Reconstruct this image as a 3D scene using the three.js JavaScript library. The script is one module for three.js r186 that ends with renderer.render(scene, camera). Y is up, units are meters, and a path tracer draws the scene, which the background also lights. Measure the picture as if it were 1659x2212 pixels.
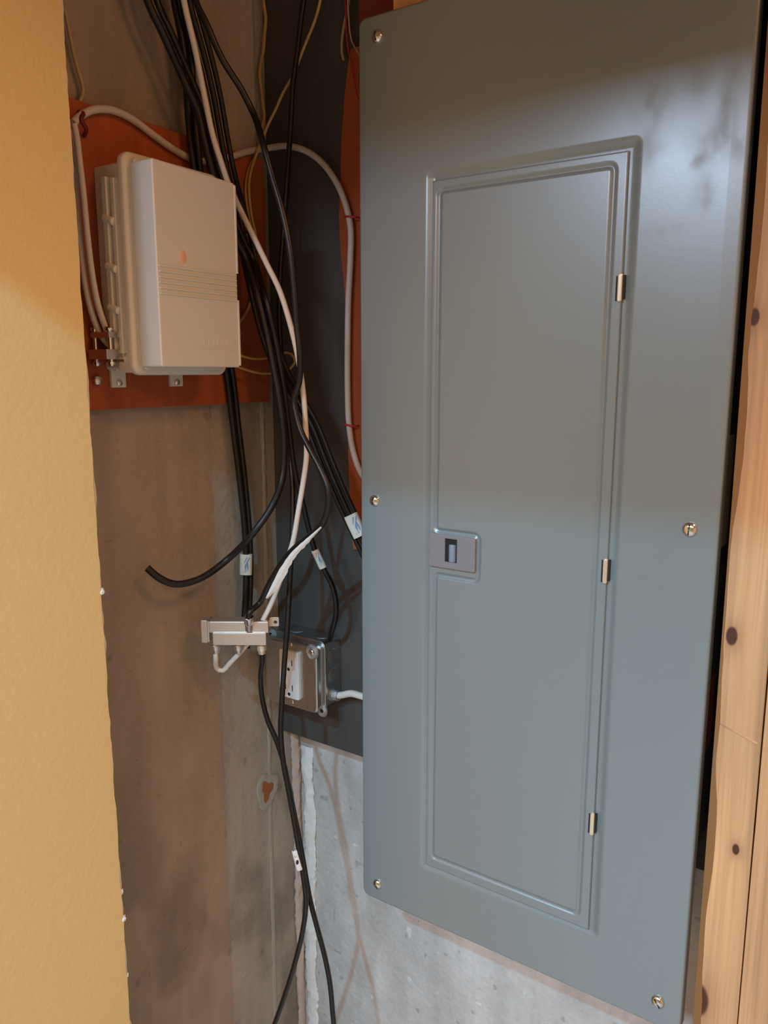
import * as THREE from 'three';
import { mergeGeometries } from 'three/addons/utils/BufferGeometryUtils.js';
import { RectAreaLightUniformsLib } from 'three/addons/lights/RectAreaLightUniformsLib.js';

// ------------------------------------------------------------------ camera, lights, exposure
// Metres. x runs along the breaker panel to the right, y is up from the floor, z comes out of the wall.
const scene = new THREE.Scene();
scene.background = new THREE.Color(0x000000);
const camera = new THREE.PerspectiveCamera(66.6, 1659 / 2212, 0.02, 30);
camera.position.set(0.5209, 1.6055, 0.7249);
camera.rotation.order = 'YXZ';
camera.rotation.set(-0.1785, 0.5923, 0);
scene.add(camera);
const renderer = new THREE.WebGLRenderer({ antialias: true });
renderer.toneMapping = THREE.LinearToneMapping;
renderer.toneMappingExposure = 1.0;
renderer.shadowMap.enabled = true;
renderer.shadowMap.type = THREE.PCFSoftShadowMap;
RectAreaLightUniformsLib.init();
const LAMPS = {
  cool: { at: [0.28, 2.375, 1.40], size: [0.04, 0.03], color: [0.20, 0.67, 1.0], power: 6300 },
  tube: { at: [-0.04, 2.375, 2.05], size: [0.62, 0.34], color: [0.58, 0.75, 1.0], power: 74 },
  warm: { at: [1.05, 2.375, 1.88], size: [0.9, 0.9], color: [1.0, 0.60, 0.30], power: 9.6 },  // unseen fill, added for broad warm light
  closet: { at: [1.1, 2.375, 0.17], size: [0.24, 0.24], color: [1.0, 0.44, 0.20], power: 31 },  // unseen fill, added to warm the left wall and utility box
};

// ------------------------------------------------------------------ helpers
let seed = 7;
const rnd = () => { seed = (seed * 1664525 + 1013904223) >>> 0; return seed / 4294967296; };
const clamp = (v, a = 0, b = 1) => Math.min(b, Math.max(a, v));
const sstep = (a, b, v) => { const t = clamp((v - a) / (b - a)); return t * t * (3 - 2 * t); };
const mix = (a, b, t) => a + (b - a) * t;
function hash2(i, j, s) { let h = (i * 374761393 + j * 668265263 + s * 2246822519) | 0; h = Math.imul(h ^ (h >>> 13), 1274126177); return ((h ^ (h >>> 16)) >>> 0) / 4294967296; }
function vnoise(x, y, s = 0) {
  const i = Math.floor(x), j = Math.floor(y); let u = x - i, v = y - j; u = u * u * (3 - 2 * u); v = v * v * (3 - 2 * v);
  return mix(mix(hash2(i, j, s), hash2(i + 1, j, s), u), mix(hash2(i, j + 1, s), hash2(i + 1, j + 1, s), u), v);
}
function fbm(x, y, o = 4, s = 0) { let a = 0.5, t = 0, n = 0; for (let k = 0; k < o; k++) { t += a * vnoise(x, y, s + k); n += a; a *= 0.5; x *= 2.03; y *= 2.03; } return t / n; }
// texture computed from a function of metres; (w x h) pixels cover (mw x mh) metres starting at (u0, v0)
function tex(w, h, mw, mh, fn, { u0 = 0, v0 = 0, srgb = false } = {}) {
  const d = new Uint8Array(w * h * 4);
  for (let j = 0; j < h; j++) for (let i = 0; i < w; i++) {
    const c = fn(u0 + (i + 0.5) / w * mw, v0 + (j + 0.5) / h * mh), k = 4 * (j * w + i);
    for (let q = 0; q < 3; q++) d[k + q] = clamp(Array.isArray(c) ? c[q] : c) * 255;
    d[k + 3] = 255;
  }
  const t = new THREE.DataTexture(d, w, h, THREE.RGBAFormat);
  t.magFilter = THREE.LinearFilter; t.minFilter = THREE.LinearMipmapLinearFilter; t.generateMipmaps = true;
  t.wrapS = t.wrapT = THREE.MirroredRepeatWrapping;
  t.repeat.set(1 / mw, 1 / mh); t.offset.set(-u0 / mw, -v0 / mh);
  if (srgb) t.colorSpace = THREE.SRGBColorSpace;
  t.needsUpdate = true; return t;
}
const names = {};
function numbered(n) { const k = names[n] = (names[n] ?? -1) + 1; return k ? `${n}_${String(k).padStart(3, '0')}` : n; }
function shadowed(m) { m.castShadow = m.receiveShadow = true; return m; }
// a thing: a Group at its base; parts are given in world metres and moved into the group's frame
function thing(name, label, category, at = [0, 0, 0], group) {
  const o = new THREE.Group(); o.name = numbered(name); o.position.set(...at); scene.add(o);
  o.userData = { label, category }; if (group) o.userData.group = group;
  o.userDataOrigin = at; return o;
}
function part(name, geo, mat, parent, label) {
  const g = Array.isArray(geo) ? mergeGeometries(geo.map((q) => (q.index ? q.toNonIndexed() : q)).map((q) => { for (const a of Object.keys(q.attributes)) if (!['position', 'normal', 'uv'].includes(a)) q.deleteAttribute(a); return q; })) : geo;
  const at = parent.userDataOrigin ?? [0, 0, 0]; g.translate(-at[0], -at[1], -at[2]);
  const m = shadowed(new THREE.Mesh(g, mat)); m.name = name; parent.add(m); m.userDataOrigin = at;
  if (label) m.userData.label = label;
  return m;
}
function solo(name, geo, mat, label, category, group) {
  const g = Array.isArray(geo) ? mergeGeometries(geo.map((q) => (q.index ? q.toNonIndexed() : q))) : geo;
  const m = shadowed(new THREE.Mesh(g, mat)); m.name = numbered(name); scene.add(m); m.userData = { label, category };
  if (group) m.userData.group = group; return m;
}
function struct(name, geo, mat, label) {
  const m = shadowed(new THREE.Mesh(geo, mat)); m.name = name; scene.add(m); m.userData = { kind: 'structure', label };
  return m;
}
// uv in metres from the position, by the face's main direction
function uvm(g) {
  if (g.index) g = g.toNonIndexed();
  const p = g.attributes.position, n = g.attributes.normal, uv = new Float32Array(p.count * 2);
  for (let i = 0; i < p.count; i++) {
    const ax = Math.abs(n.getX(i)), ay = Math.abs(n.getY(i)), az = Math.abs(n.getZ(i));
    if (ax >= ay && ax >= az) { uv[2 * i] = p.getZ(i); uv[2 * i + 1] = p.getY(i); }
    else if (az >= ay) { uv[2 * i] = p.getX(i); uv[2 * i + 1] = p.getY(i); }
    else { uv[2 * i] = p.getX(i); uv[2 * i + 1] = p.getZ(i); }
  }
  g.setAttribute('uv', new THREE.BufferAttribute(uv, 2)); return g;
}
const box = (x0, x1, y0, y1, z0, z1) => uvm(new THREE.BoxGeometry(x1 - x0, y1 - y0, z1 - z0).translate((x0 + x1) / 2, (y0 + y1) / 2, (z0 + z1) / 2));
function rrect(x0, x1, y0, y1, r) {
  const s = new THREE.Shape(); r = Math.min(r, (x1 - x0) / 2, (y1 - y0) / 2);
  s.moveTo(x0 + r, y0); s.lineTo(x1 - r, y0); s.absarc(x1 - r, y0 + r, r, -Math.PI / 2, 0); s.lineTo(x1, y1 - r); s.absarc(x1 - r, y1 - r, r, 0, Math.PI / 2);
  s.lineTo(x0 + r, y1); s.absarc(x0 + r, y1 - r, r, Math.PI / 2, Math.PI); s.lineTo(x0, y0 + r); s.absarc(x0 + r, y0 + r, r, Math.PI, 1.5 * Math.PI); return s;
}
// rounded slab with softened edges, its thickness along z or along x
function slabZ(x0, x1, y0, y1, z0, z1, r = 0.002, b = 0.0008, holes = []) {
  const s = rrect(x0 + b, x1 - b, y0 + b, y1 - b, Math.max(r - b, 0.0002)); for (const h of holes) s.holes.push(h);
  const g = new THREE.ExtrudeGeometry(s, { depth: Math.max(z1 - z0 - 2 * b, 1e-5), bevelEnabled: b > 0, bevelThickness: b, bevelSize: b, bevelSegments: 3, curveSegments: 8 });
  return uvm(g.translate(0, 0, z0 + b));
}
function slabX(z0, z1, y0, y1, x0, x1, r = 0.002, b = 0.0008) {
  const g = new THREE.ExtrudeGeometry(rrect(-z1 + b, -z0 - b, y0 + b, y1 - b, Math.max(r - b, 0.0002)), { depth: Math.max(x1 - x0 - 2 * b, 1e-5), bevelEnabled: b > 0, bevelThickness: b, bevelSize: b, bevelSegments: 4, curveSegments: 10 });
  return uvm(g.translate(0, 0, x0 + b).rotateY(Math.PI / 2));
}
const V = (a) => a.map((p) => new THREE.Vector3(...p));
const tube = (pts, r, seg = 8, radial = 10) => new THREE.TubeGeometry(new THREE.CatmullRomCurve3(V(pts), false, 'centripetal'), (pts.length - 1) * seg, r, radial, false);
// closed-ended cable
function cableGeo(pts, r, seg = 8, radial = 10) {
  const c = new THREE.CatmullRomCurve3(V(pts), false, 'centripetal');
  const g = [new THREE.TubeGeometry(c, (pts.length - 1) * seg, r, radial, false)];
  for (const [u, f] of [[0, -1], [1, 1]]) {
    const cap = new THREE.CircleGeometry(r, radial), t = c.getTangentAt(u).multiplyScalar(f);
    cap.applyQuaternion(new THREE.Quaternion().setFromUnitVectors(new THREE.Vector3(0, 0, 1), t)); const p = c.getPointAt(u); cap.translate(p.x, p.y, p.z); g.push(cap);
  }
  return g;
}
// place a geometry made along +y so that it runs from a to b
function along(g, a, b) {
  const A = new THREE.Vector3(...a), B = new THREE.Vector3(...b), d = B.clone().sub(A).normalize();
  g.applyQuaternion(new THREE.Quaternion().setFromUnitVectors(new THREE.Vector3(0, 1, 0), d)); return g.translate(A.x, A.y, A.z);
}
const lathe = (prof, seg = 20) => new THREE.LatheGeometry(prof.map(([r, y]) => new THREE.Vector2(r, y)), seg);
const shift = (pts, d) => pts.map((p) => [p[0] + d[0], p[1] + d[1], p[2] + d[2]]);
const toCeiling = (p, dx = 0, dz = 0) => [p[0] + dx, 2.395, p[2] + dz];

// ------------------------------------------------------------------ materials
const std = (o) => new THREE.MeshStandardMaterial(o);
const lin = (r, g, b) => new THREE.Color().setRGB(r, g, b);
const spots = []; for (let i = 0; i < 40; i++) spots.push([rnd() * 0.5 - 0.2, rnd() * 2.1 + 0.4, 0.002 + rnd() * 0.006, rnd()]);
const concreteLeft = tex(640, 2048, 0.55, 2.2, (z, y) => {
  const big = fbm(z * 6, y * 4, 4, 1), mid = fbm(z * 26, y * 12, 4, 9), fine = fbm(z * 240, y * 240, 2, 21), streak = fbm(z * 60, y * 2.5, 3, 33);
  let v = 0.42 + 0.20 * (big - 0.5) + 0.12 * (mid - 0.5) + 0.04 * (fine - 0.5) + 0.08 * (streak - 0.5);
  const low = sstep(1.25, 0.85, y) * sstep(0.48, 0.66, fbm(z * 9 + 3, y * 7, 4, 50)); v -= 0.13 * low;
  for (const [sz, sy, r, a] of spots) { const dx = (z - sz), dy = (y - sy) * 0.6, d = Math.hypot(dx, dy); if (d < r) v -= (0.06 + 0.08 * a) * (1 - d / r); }
  const seam = 0.018 + 0.002 * (fbm(y * 9, 1, 3, 61) - 0.5);  if (Math.abs(z - seam) < 0.0007 && fbm(y * 14, 4, 2, 63) > 0.56) v -= 0.12;
  const pit = vnoise(z * 130, y * 130, 77); if (pit > 0.96) v -= 0.07;
  return z < seam ? [v * 0.94, v * 0.80, v * 0.66] : [v * 0.87, v * 0.71, v * 0.57];  // right of the seam: partly greyer concrete, partly cool light painted in
}, { u0: -0.16, v0: 0.35 });
const concreteLeftBump = tex(512, 2048, 0.55, 2.2, (z, y) => 0.5 + 0.5 * (fbm(z * 30, y * 30, 4, 5) - 0.5) + 0.3 * (fbm(z * 160, y * 160, 2, 8) - 0.5), { u0: -0.16, v0: 0.35 });
const concreteBack = tex(1024, 1024, 1.0, 1.0, (x, y) => {
  const big = fbm(x * 7, y * 5, 4, 101), mid = fbm(x * 30, y * 22, 4, 109), fine = fbm(x * 260, y * 260, 2, 121), streak = fbm(x * 46, y * 3, 3, 133);
  let v = 0.57 + 0.14 * (big - 0.5) + 0.17 * (mid - 0.5) + 0.07 * (fine - 0.5) + 0.16 * (streak - 0.5);
  const pit = vnoise(x * 90, y * 70, 177); if (pit > 0.92) v -= 0.14;
  const sp = vnoise(x * 60, y * 60, 191); if (sp > 0.965) v += 0.14;
  return [v, v * 0.97, v * 0.93];
}, { u0: -0.25, v0: 0.35 });
const concreteBackBump = tex(1024, 1024, 1.0, 1.0, (x, y) => 0.5 + 0.5 * (fbm(x * 30, y * 30, 4, 5) - 0.5) + 0.4 * (fbm(x * 150, y * 150, 2, 8) - 0.5), { u0: -0.25, v0: 0.35 });
const woodTex = (s, base, knots, w = 0.04) => tex(256, 2048, 0.1, 2.4, (x, y) => {
  let wx = x + 0.004 * (fbm(y * 3, 1, 3, s) - 0.5), dark = 0;
  for (const [kx, ky, kr] of knots) { const dx = (x - kx), dy = (y - ky) * 0.55, d = Math.hypot(dx, dy); wx += 0.006 * Math.sign(dx) * Math.exp(-d / (kr * 2.2)); dark += 0.9 * sstep(kr * 1.15, kr * 0.75, d) + 0.25 * Math.exp(-((d / (kr * 2)) ** 2)); }
  const g = fbm(wx * 160, y * 2.2, 3, s + 4), l = fbm(wx * 38, y * 1.1, 3, s + 8), f = fbm(wx * 700, y * 14, 2, s + 12), b = fbm(y * 2.3, x * 3, 3, s + 17);
  const v = 1 + 0.22 * (g - 0.5) + 0.34 * (l - 0.5) + 0.12 * (f - 0.5) + 0.3 * (b - 0.5);
  const k = clamp(dark); return [base[0] * v * (1 - 0.62 * k), base[1] * v * (1 - 0.74 * k), base[2] * v * (1 - 0.78 * k)];
}, { srgb: true });
const M = {
  wallLeft: std({ map: concreteLeft, bumpMap: concreteLeftBump, bumpScale: 0.0022, roughness: 0.95 }),
  wallBack: std({ map: concreteBack, bumpMap: concreteBackBump, bumpScale: 0.0025, roughness: 0.95 }),
  mortarPink: std({ color: lin(0.60, 0.48, 0.42), roughness: 0.95 }),
  mortarWhite: std({ color: lin(0.86, 0.86, 0.84), roughness: 0.95 }),
  ridge: std({ color: lin(0.42, 0.38, 0.32), roughness: 0.95 }),
  rust: std({ color: lin(0.36, 0.12, 0.035), roughness: 0.9 }),
  yellow: std({ map: tex(512, 1024, 0.6, 1.2, (z, y) => { const v = 1 + 0.05 * (fbm(z * 8, y * 8, 3, 201) - 0.5) + 0.03 * (fbm(z * 300, y * 300, 2, 205) - 0.5); let s = 0; const d = Math.hypot(z - 0.285, (y - 1.33) * 0.7); if (d < 0.006 && d > 0.003) s = 0.1; return [0.84 * v - s, 0.61 * v - s, 0.27 * v - s]; }), roughness: 0.7, bumpMap: tex(512, 512, 0.25, 0.25, (z, y) => fbm(z * 220, y * 220, 3, 211)), bumpScale: 0.0002 }),
  roomYellow: std({ color: lin(0.62, 0.45, 0.22), roughness: 0.8 }),
  gypsum: std({ color: lin(0.74, 0.66, 0.58), roughness: 0.95 }),
  ceiling: std({ color: lin(0.42, 0.28, 0.16), roughness: 0.9 }),
  floor: std({ map: concreteBack, roughness: 0.85 }),
  greyBoard: std({ map: tex(512, 1024, 0.6, 1.2, (x, y) => { const v = 0.070 * (1 + 0.35 * (fbm(x * 9, y * 5, 3, 301) - 0.5) + 0.3 * (fbm(x * 90, y * 8, 3, 305) - 0.5)); return [v * 1.05, v * 0.92, v * 0.82]; }), roughness: 0.75 }),
  redPly: std({ map: tex(512, 1024, 0.6, 1.2, (x, y) => { const g = fbm(x * 90, y * 4, 4, 311), b = fbm(x * 6, y * 6, 3, 318), v = 1 + 0.4 * (g - 0.5) + 0.5 * (b - 0.5); return [0.40 * v, 0.088 * v, 0.022 * v]; }), roughness: 0.75 }),
  darkRed: std({ color: lin(0.22, 0.035, 0.018), roughness: 0.7 }),
  pine1: std({ map: woodTex(401, [0.80, 0.625, 0.45], [[0.0075, 1.373, 0.0048], [0.006, 1.65, 0.004], [0.002, 1.00, 0.010], [0.025, 1.17, 0.003]]), roughness: 0.6 }),
  pine2: std({ map: woodTex(451, [0.83, 0.64, 0.46], [[0.09, 1.2, 0.006]]), roughness: 0.6 }),
  bark: std({ color: lin(0.27, 0.13, 0.045), roughness: 0.9 }),
  black: std({ color: lin(0.008, 0.007, 0.007), roughness: 0.36 }),
  blackDull: std({ color: lin(0.009, 0.0085, 0.008), roughness: 0.46 }),
  whiteCable: std({ color: lin(0.74, 0.66, 0.58), roughness: 0.45 }),
  nmCable: std({ color: lin(0.66, 0.60, 0.56), roughness: 0.5 }),
  yellowWire: std({ color: lin(0.58, 0.36, 0.11), roughness: 0.5 }),
  tanWire: std({ color: lin(0.46, 0.34, 0.19), roughness: 0.5 }),
  red: std({ color: lin(0.50, 0.03, 0.03), roughness: 0.5 }),
  redDark: std({ color: lin(0.16, 0.012, 0.015), roughness: 0.6 }),
  copper: std({ color: lin(0.80, 0.35, 0.18), roughness: 0.35, metalness: 1 }),
  chrome: std({ color: lin(0.78, 0.77, 0.75), roughness: 0.18, metalness: 1 }),
  zinc: std({ color: lin(0.60, 0.61, 0.61), roughness: 0.3, metalness: 1, bumpMap: tex(256, 256, 0.1, 0.1, (x, y) => fbm(x * 60, y * 60, 3, 501)), bumpScale: 0.0008 }),
  steel: std({ color: lin(0.80, 0.74, 0.68), roughness: 0.40, metalness: 1 }),
  dark: std({ color: lin(0.012, 0.011, 0.010), roughness: 0.7 }),
  plastic: new THREE.MeshPhysicalMaterial({ color: lin(0.72, 0.68, 0.61), roughness: 0.42 }),
  plasticIn: std({ color: lin(0.36, 0.33, 0.28), roughness: 0.6 }),
  hingeGap: std({ color: lin(0.10, 0.075, 0.055), roughness: 0.7 }),
  whitePlastic: std({ color: lin(0.80, 0.74, 0.70), roughness: 0.35 }),
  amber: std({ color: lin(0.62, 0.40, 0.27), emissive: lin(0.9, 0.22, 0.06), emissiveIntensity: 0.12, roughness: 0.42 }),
  latch: std({ color: lin(0.235, 0.215, 0.225), roughness: 0.45 }),
  tub: std({ color: lin(0.035, 0.036, 0.037), roughness: 0.6 }),
  brass: std({ color: lin(0.85, 0.72, 0.55), roughness: 0.3, metalness: 0.6 }),
  paper: std({ color: lin(0.76, 0.70, 0.64), roughness: 0.7 }),
};
// painted steel of the panel: satin, with the smears that show only in the gloss
const smears = [[0.346, 0.905, 0.010, 0.016], [0.372, 0.87, 0.006, 0.02], [0.362, 0.845, 0.012, 0.012], [0.310, 0.885, 0.010, 0.012], [0.357, 0.80, 0.006, 0.011], [0.305, 0.845, 0.008, 0.012], [0.352, 0.83, 0.004, 0.005], [0.326, 0.775, 0.016, 0.006], [0.375, 0.9, 0.004, 0.01], [0.382, 0.835, 0.006, 0.008]];
const panelRough = tex(512, 1280, 0.41, 1.025, (x, y) => {
  let r = 0.298 + 0.03 * (fbm(x * 14, y * 9, 4, 601) - 0.5) ;
  for (const [sx, sy, a, b] of smears) { const q = ((x - sx + 0.004 * (fbm(x * 90, y * 90, 2, 611) - 0.5)) / a) ** 2 + ((y - sy) / b) ** 2; r += 0.10 * Math.exp(-q * 0.55) * (0.3 + 1.3 * fbm(x * 130, y * 70, 3, 615)); }
  return (Math.max(r, 0.281) + 0.003 * (rnd() - 0.5)) / 0.5;
}, { u0: -0.01, v0: 0 });
const panelBump = tex(1024, 1024, 0.1, 0.1, (x, y) => 0.6 * vnoise(x * 900, y * 900, 621) + 0.4 * vnoise(x * 420, y * 420, 625));
M.paint = new THREE.MeshPhysicalMaterial({ color: lin(0.200, 0.240, 0.250), ior: 1.95, roughness: 0.5, roughnessMap: panelRough, bumpMap: panelBump, bumpScale: 0.000012, metalness: 0.0 });

// ------------------------------------------------------------------ the room
struct('floor', box(-2, 2.4, -0.12, 0, -0.36, 4.4), M.floor);
struct('ceiling', box(-2, 2.4, 2.40, 2.52, -0.36, 4.4), M.ceiling);
{
  // foundation wall on the left with its form ridge and a broken tie hole
  const w = struct('wall_left', box(-0.42, -0.222, 0, 2.40, -0.14, 0.85), M.wallLeft);
  w.userDataOrigin = [0, 0, 0];
  bead('form_ridge', [[-0.222, 0.02, -0.070], [-0.222, 0.98, -0.0725], [-0.222, 1.15, -0.077], [-0.222, 2.38, -0.079]], 0.0040, 0.0012, M.ridge, w, 3);
  bead('corner_mortar', [[-0.2195, 0.02, -0.132], [-0.2195, 0.55, -0.132], [-0.2195, 0.98, -0.131], [-0.2205, 1.062, -0.130]], 0.0085, 0.004, M.mortarPink, w, 5);
  const hole = new THREE.Shape(); for (let i = 0; i < 22; i++) { const a = i / 22 * Math.PI * 2, r = 0.013 + 0.005 * Math.sin(3 * a + 1) + 0.004 * rnd(); hole[i ? 'lineTo' : 'moveTo'](Math.cos(a) * r * 0.75 + 0.066, Math.sin(a) * r + 0.99); }
  part('tie_hole_rust', new THREE.ExtrudeGeometry(hole, { depth: 0.0012, bevelEnabled: true, bevelSize: 0.001, bevelThickness: 0.0006, bevelSegments: 2 }).rotateY(Math.PI / 2).translate(-0.2222, 0, 0), M.rust, w, 'rust-orange broken tie hole');
  const rim = []; for (let i = 0; i <= 20; i++) { const a = i / 20 * Math.PI * 2, r = 0.019 + 0.004 * Math.sin(3 * a + 1) + 0.003 * rnd(); rim.push([-0.2215, 0.99 + Math.sin(a) * r, -0.066 - Math.cos(a) * r * 0.8]); }
  bead('tie_hole_rim', rim, 0.0065, 0.0012, M.ridge, w, 9);
  const b = struct('wall_back', box(-0.42, 1.75, 0, 2.40, -0.36, -0.14), M.wallBack);
  b.userDataOrigin = [0, 0, 0];
  bead('lime_ridge', [[-0.198, 0.02, -0.139], [-0.200, 0.5, -0.1385], [-0.203, 0.72, -0.139], [-0.200, 0.88, -0.1385], [-0.203, 1.0, -0.1385], [-0.204, 1.035, -0.1405]], 0.011, 0.004, M.mortarWhite, b, 15);
}
function bead(name, pts, wide, high, mat, parent, s) {
  const c = new THREE.CatmullRomCurve3(V(pts)), L = c.getLength(), n = Math.max(40, Math.round(L / 0.003)), g = new THREE.TubeGeometry(c, n, 1, 10, false), p = g.attributes.position;
  const P = c.getSpacedPoints(n); const v = new THREE.Vector3();
  for (let i = 0; i < p.count; i++) {
    const k = Math.floor(i / 11), q = P[k]; v.fromBufferAttribute(p, i).sub(q);
    const a = i % 11 === 10 ? 0 : i % 11, f = 0.35 + 0.95 * fbm(k * 0.11, a * 0.9, 3, s) + 0.4 * vnoise(k * 0.7, a * 2.1, s + 4), onX = parent.name === 'wall_left';
    const w = wide * f, h = high * f * (0.6 + 0.8 * vnoise(k * 0.25, a * 1.7, s + 9));
    p.setXYZ(i, q.x + v.x * (onX ? h : w), q.y + v.y * w, q.z + v.z * (onX ? w : h));
  }
  g.computeVertexNormals(); return part(name, g, mat, parent);
}
{
  // partition on the left: gypsum core with a rough cut edge under a skin of yellow paint
  const edge = (seedN, amp) => { const s = new THREE.Shape(); s.moveTo(-0.95, 0.0); s.lineTo(-0.95, 2.40); const a = []; for (let y = 2.40; y >= -1e-6; y -= 0.006) a.push([-(0.2575 + amp * (fbm(y * 60, 3, 3, seedN) - 0.5) + 0.0045 * sstep(1.0, 0.4, y) * 0.6), Math.max(y, 0)]); for (const q of a) s.lineTo(...q); s.lineTo(-0.95, 0); return s; };
  const skin = struct('wall_partition', uvm(new THREE.ExtrudeGeometry(edge(701, 0.0028), { depth: 0.0012, bevelEnabled: false }).rotateY(Math.PI / 2).translate(-0.1362, 0, 0)), M.yellow);
  skin.userDataOrigin = [0, 0, 0];
  const core = new THREE.ExtrudeGeometry(edge(741, 0.0050), { depth: 0.0125, bevelEnabled: false }).rotateY(Math.PI / 2).translate(-0.1490, 0, 0);
  part('gypsum_core', uvm(core.translate(0, 0, -0.0014)), M.gypsum, skin, 'crumbling white cut edge');
  for (const [y, r] of [[1.388, 0.003], [1.052, 0.0025], [1.02, 0.003], [0.95, 0.002]]) { const c = new THREE.IcosahedronGeometry(r, 1), p = c.attributes.position; for (let i = 0; i < p.count; i++) { const f = 0.75 + 0.5 * hash2(Math.round(p.getX(i) * 1e5), Math.round(p.getY(i) * 1e5), 3); p.setXYZ(i, p.getX(i) * f, p.getY(i) * f * 1.5, p.getZ(i) * f); } c.computeVertexNormals(); part('plaster_chip', c.translate(-0.137, y, 0.2560), M.mortarWhite, skin); }
}
struct('wall_front', box(-2, 2.4, 2.079, 2.40, 0.85, 0.95), M.roomYellow);
struct('wall_front_left', box(-2, -0.1495, 0, 2.079, 0.85, 0.95), M.roomYellow);
struct('wall_front_right', box(1.6, 2.4, 0, 2.079, 0.85, 0.95), M.roomYellow);
struct('wall_right', box(1.6, 1.75, 0, 2.40, -0.14, 0.85), M.roomYellow);
struct('wall_room_left', box(-2.12, -2, 0, 2.40, 0.85, 4.4), M.roomYellow);
struct('wall_room_right', box(2.4, 2.52, 0, 2.40, 0.85, 4.4), M.roomYellow);
struct('wall_room_back', box(-2.12, 2.52, 0, 2.40, 4.4, 4.52), M.roomYellow);

// ------------------------------------------------------------------ ceiling lamps out of view; the two warm ones are added fills
for (const [key, label] of [['cool', 'small cool white ceiling lamp behind the camera'], ['tube', 'wide cool white ceiling lamp behind and left of the camera'], ['warm', 'large square warm fill lamp added behind the camera'], ['closet', 'small warm fill lamp added inside the alcove']]) {
  const { at, size, color, power } = LAMPS[key], t = thing('unseen_ceiling_lamp', label, 'lamp', at);
  part('housing', slabZ(-size[0] / 2 - 0.015, size[0] / 2 + 0.015, -size[1] / 2 - 0.015, size[1] / 2 + 0.015, 0, 0.022, 0.01, 0.003).rotateX(-Math.PI / 2).translate(at[0], at[1] + 0.002, at[2]), M.whitePlastic, t);
  part('diffuser', slabZ(-size[0] / 2, size[0] / 2, -size[1] / 2, size[1] / 2, -0.004, 0, 0.004, 0.001).rotateX(-Math.PI / 2).translate(at[0], at[1] + 0.002, at[2]), std({ color: 0xffffff, emissive: lin(...color), emissiveIntensity: 0.8 }), t);
  const l = new THREE.RectAreaLight(lin(...color), power, size[0], size[1]); l.position.set(0, -0.006, 0); l.rotation.x = -Math.PI / 2; t.add(l);
}

// ------------------------------------------------------------------ boards on the walls
solo('mounting_board', slabZ(-0.222, 0.44, 1.073, 2.38, -0.118, -0.100, 0.001, 0.0012), M.greyBoard, 'large dark grey painted board on the back wall behind the steel box and breaker panel', 'board');
{
  const s = new THREE.Shape(), e = []; const K = [[-0.080, 1.372], [-0.0845, 1.43], [-0.087, 1.50], [-0.0865, 1.60], [-0.090, 1.694], [-0.098, 1.778], [-0.096, 1.833], [-0.092, 1.90], [-0.086, 1.950], [-0.078, 1.985]];
  const c = new THREE.CatmullRomCurve3(K.map(([x, y]) => new THREE.Vector3(x, y, 0)));
  s.moveTo(0.43, 1.372); for (const p of c.getPoints(160)) s.lineTo(p.x + 0.0015 * (fbm(p.y * 90, 2, 2, 81) - 0.5), p.y); s.lineTo(0.43, 1.985); s.lineTo(0.43, 1.372);
  solo('plywood_sheet', uvm(new THREE.ExtrudeGeometry(s, { depth: 0.0055, bevelEnabled: false }).translate(0, 0, -0.1)), M.redPly, 'red-brown plywood sheet with a wavy left edge behind the grey panel', 'plywood');
}
solo('plywood_backer', slabX(-0.082, 0.32, 1.5645, 1.8755, -0.222, -0.210, 0.001, 0.001), M.redPly, 'red-brown plywood square on the left concrete wall behind the plastic utility box', 'plywood');
for (const [y, x] of [[0, 0]]) { const t = thing('wood_block', 'pale sawn lumber block above the grey breaker panel', 'lumber', [0.024, 1.973, -0.075]); part('block', slabZ(0.024, 0.44, 1.973, 2.062, -0.075, -0.030, 0.002, 0.0015), M.pine2, t); }
solo('header_board', slabZ(-0.054, 0.44, 1.987, 2.36, -0.0945, -0.077, 0.001, 0.001), M.darkRed, 'dark red board above the top left corner of the breaker panel', 'board');

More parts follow.
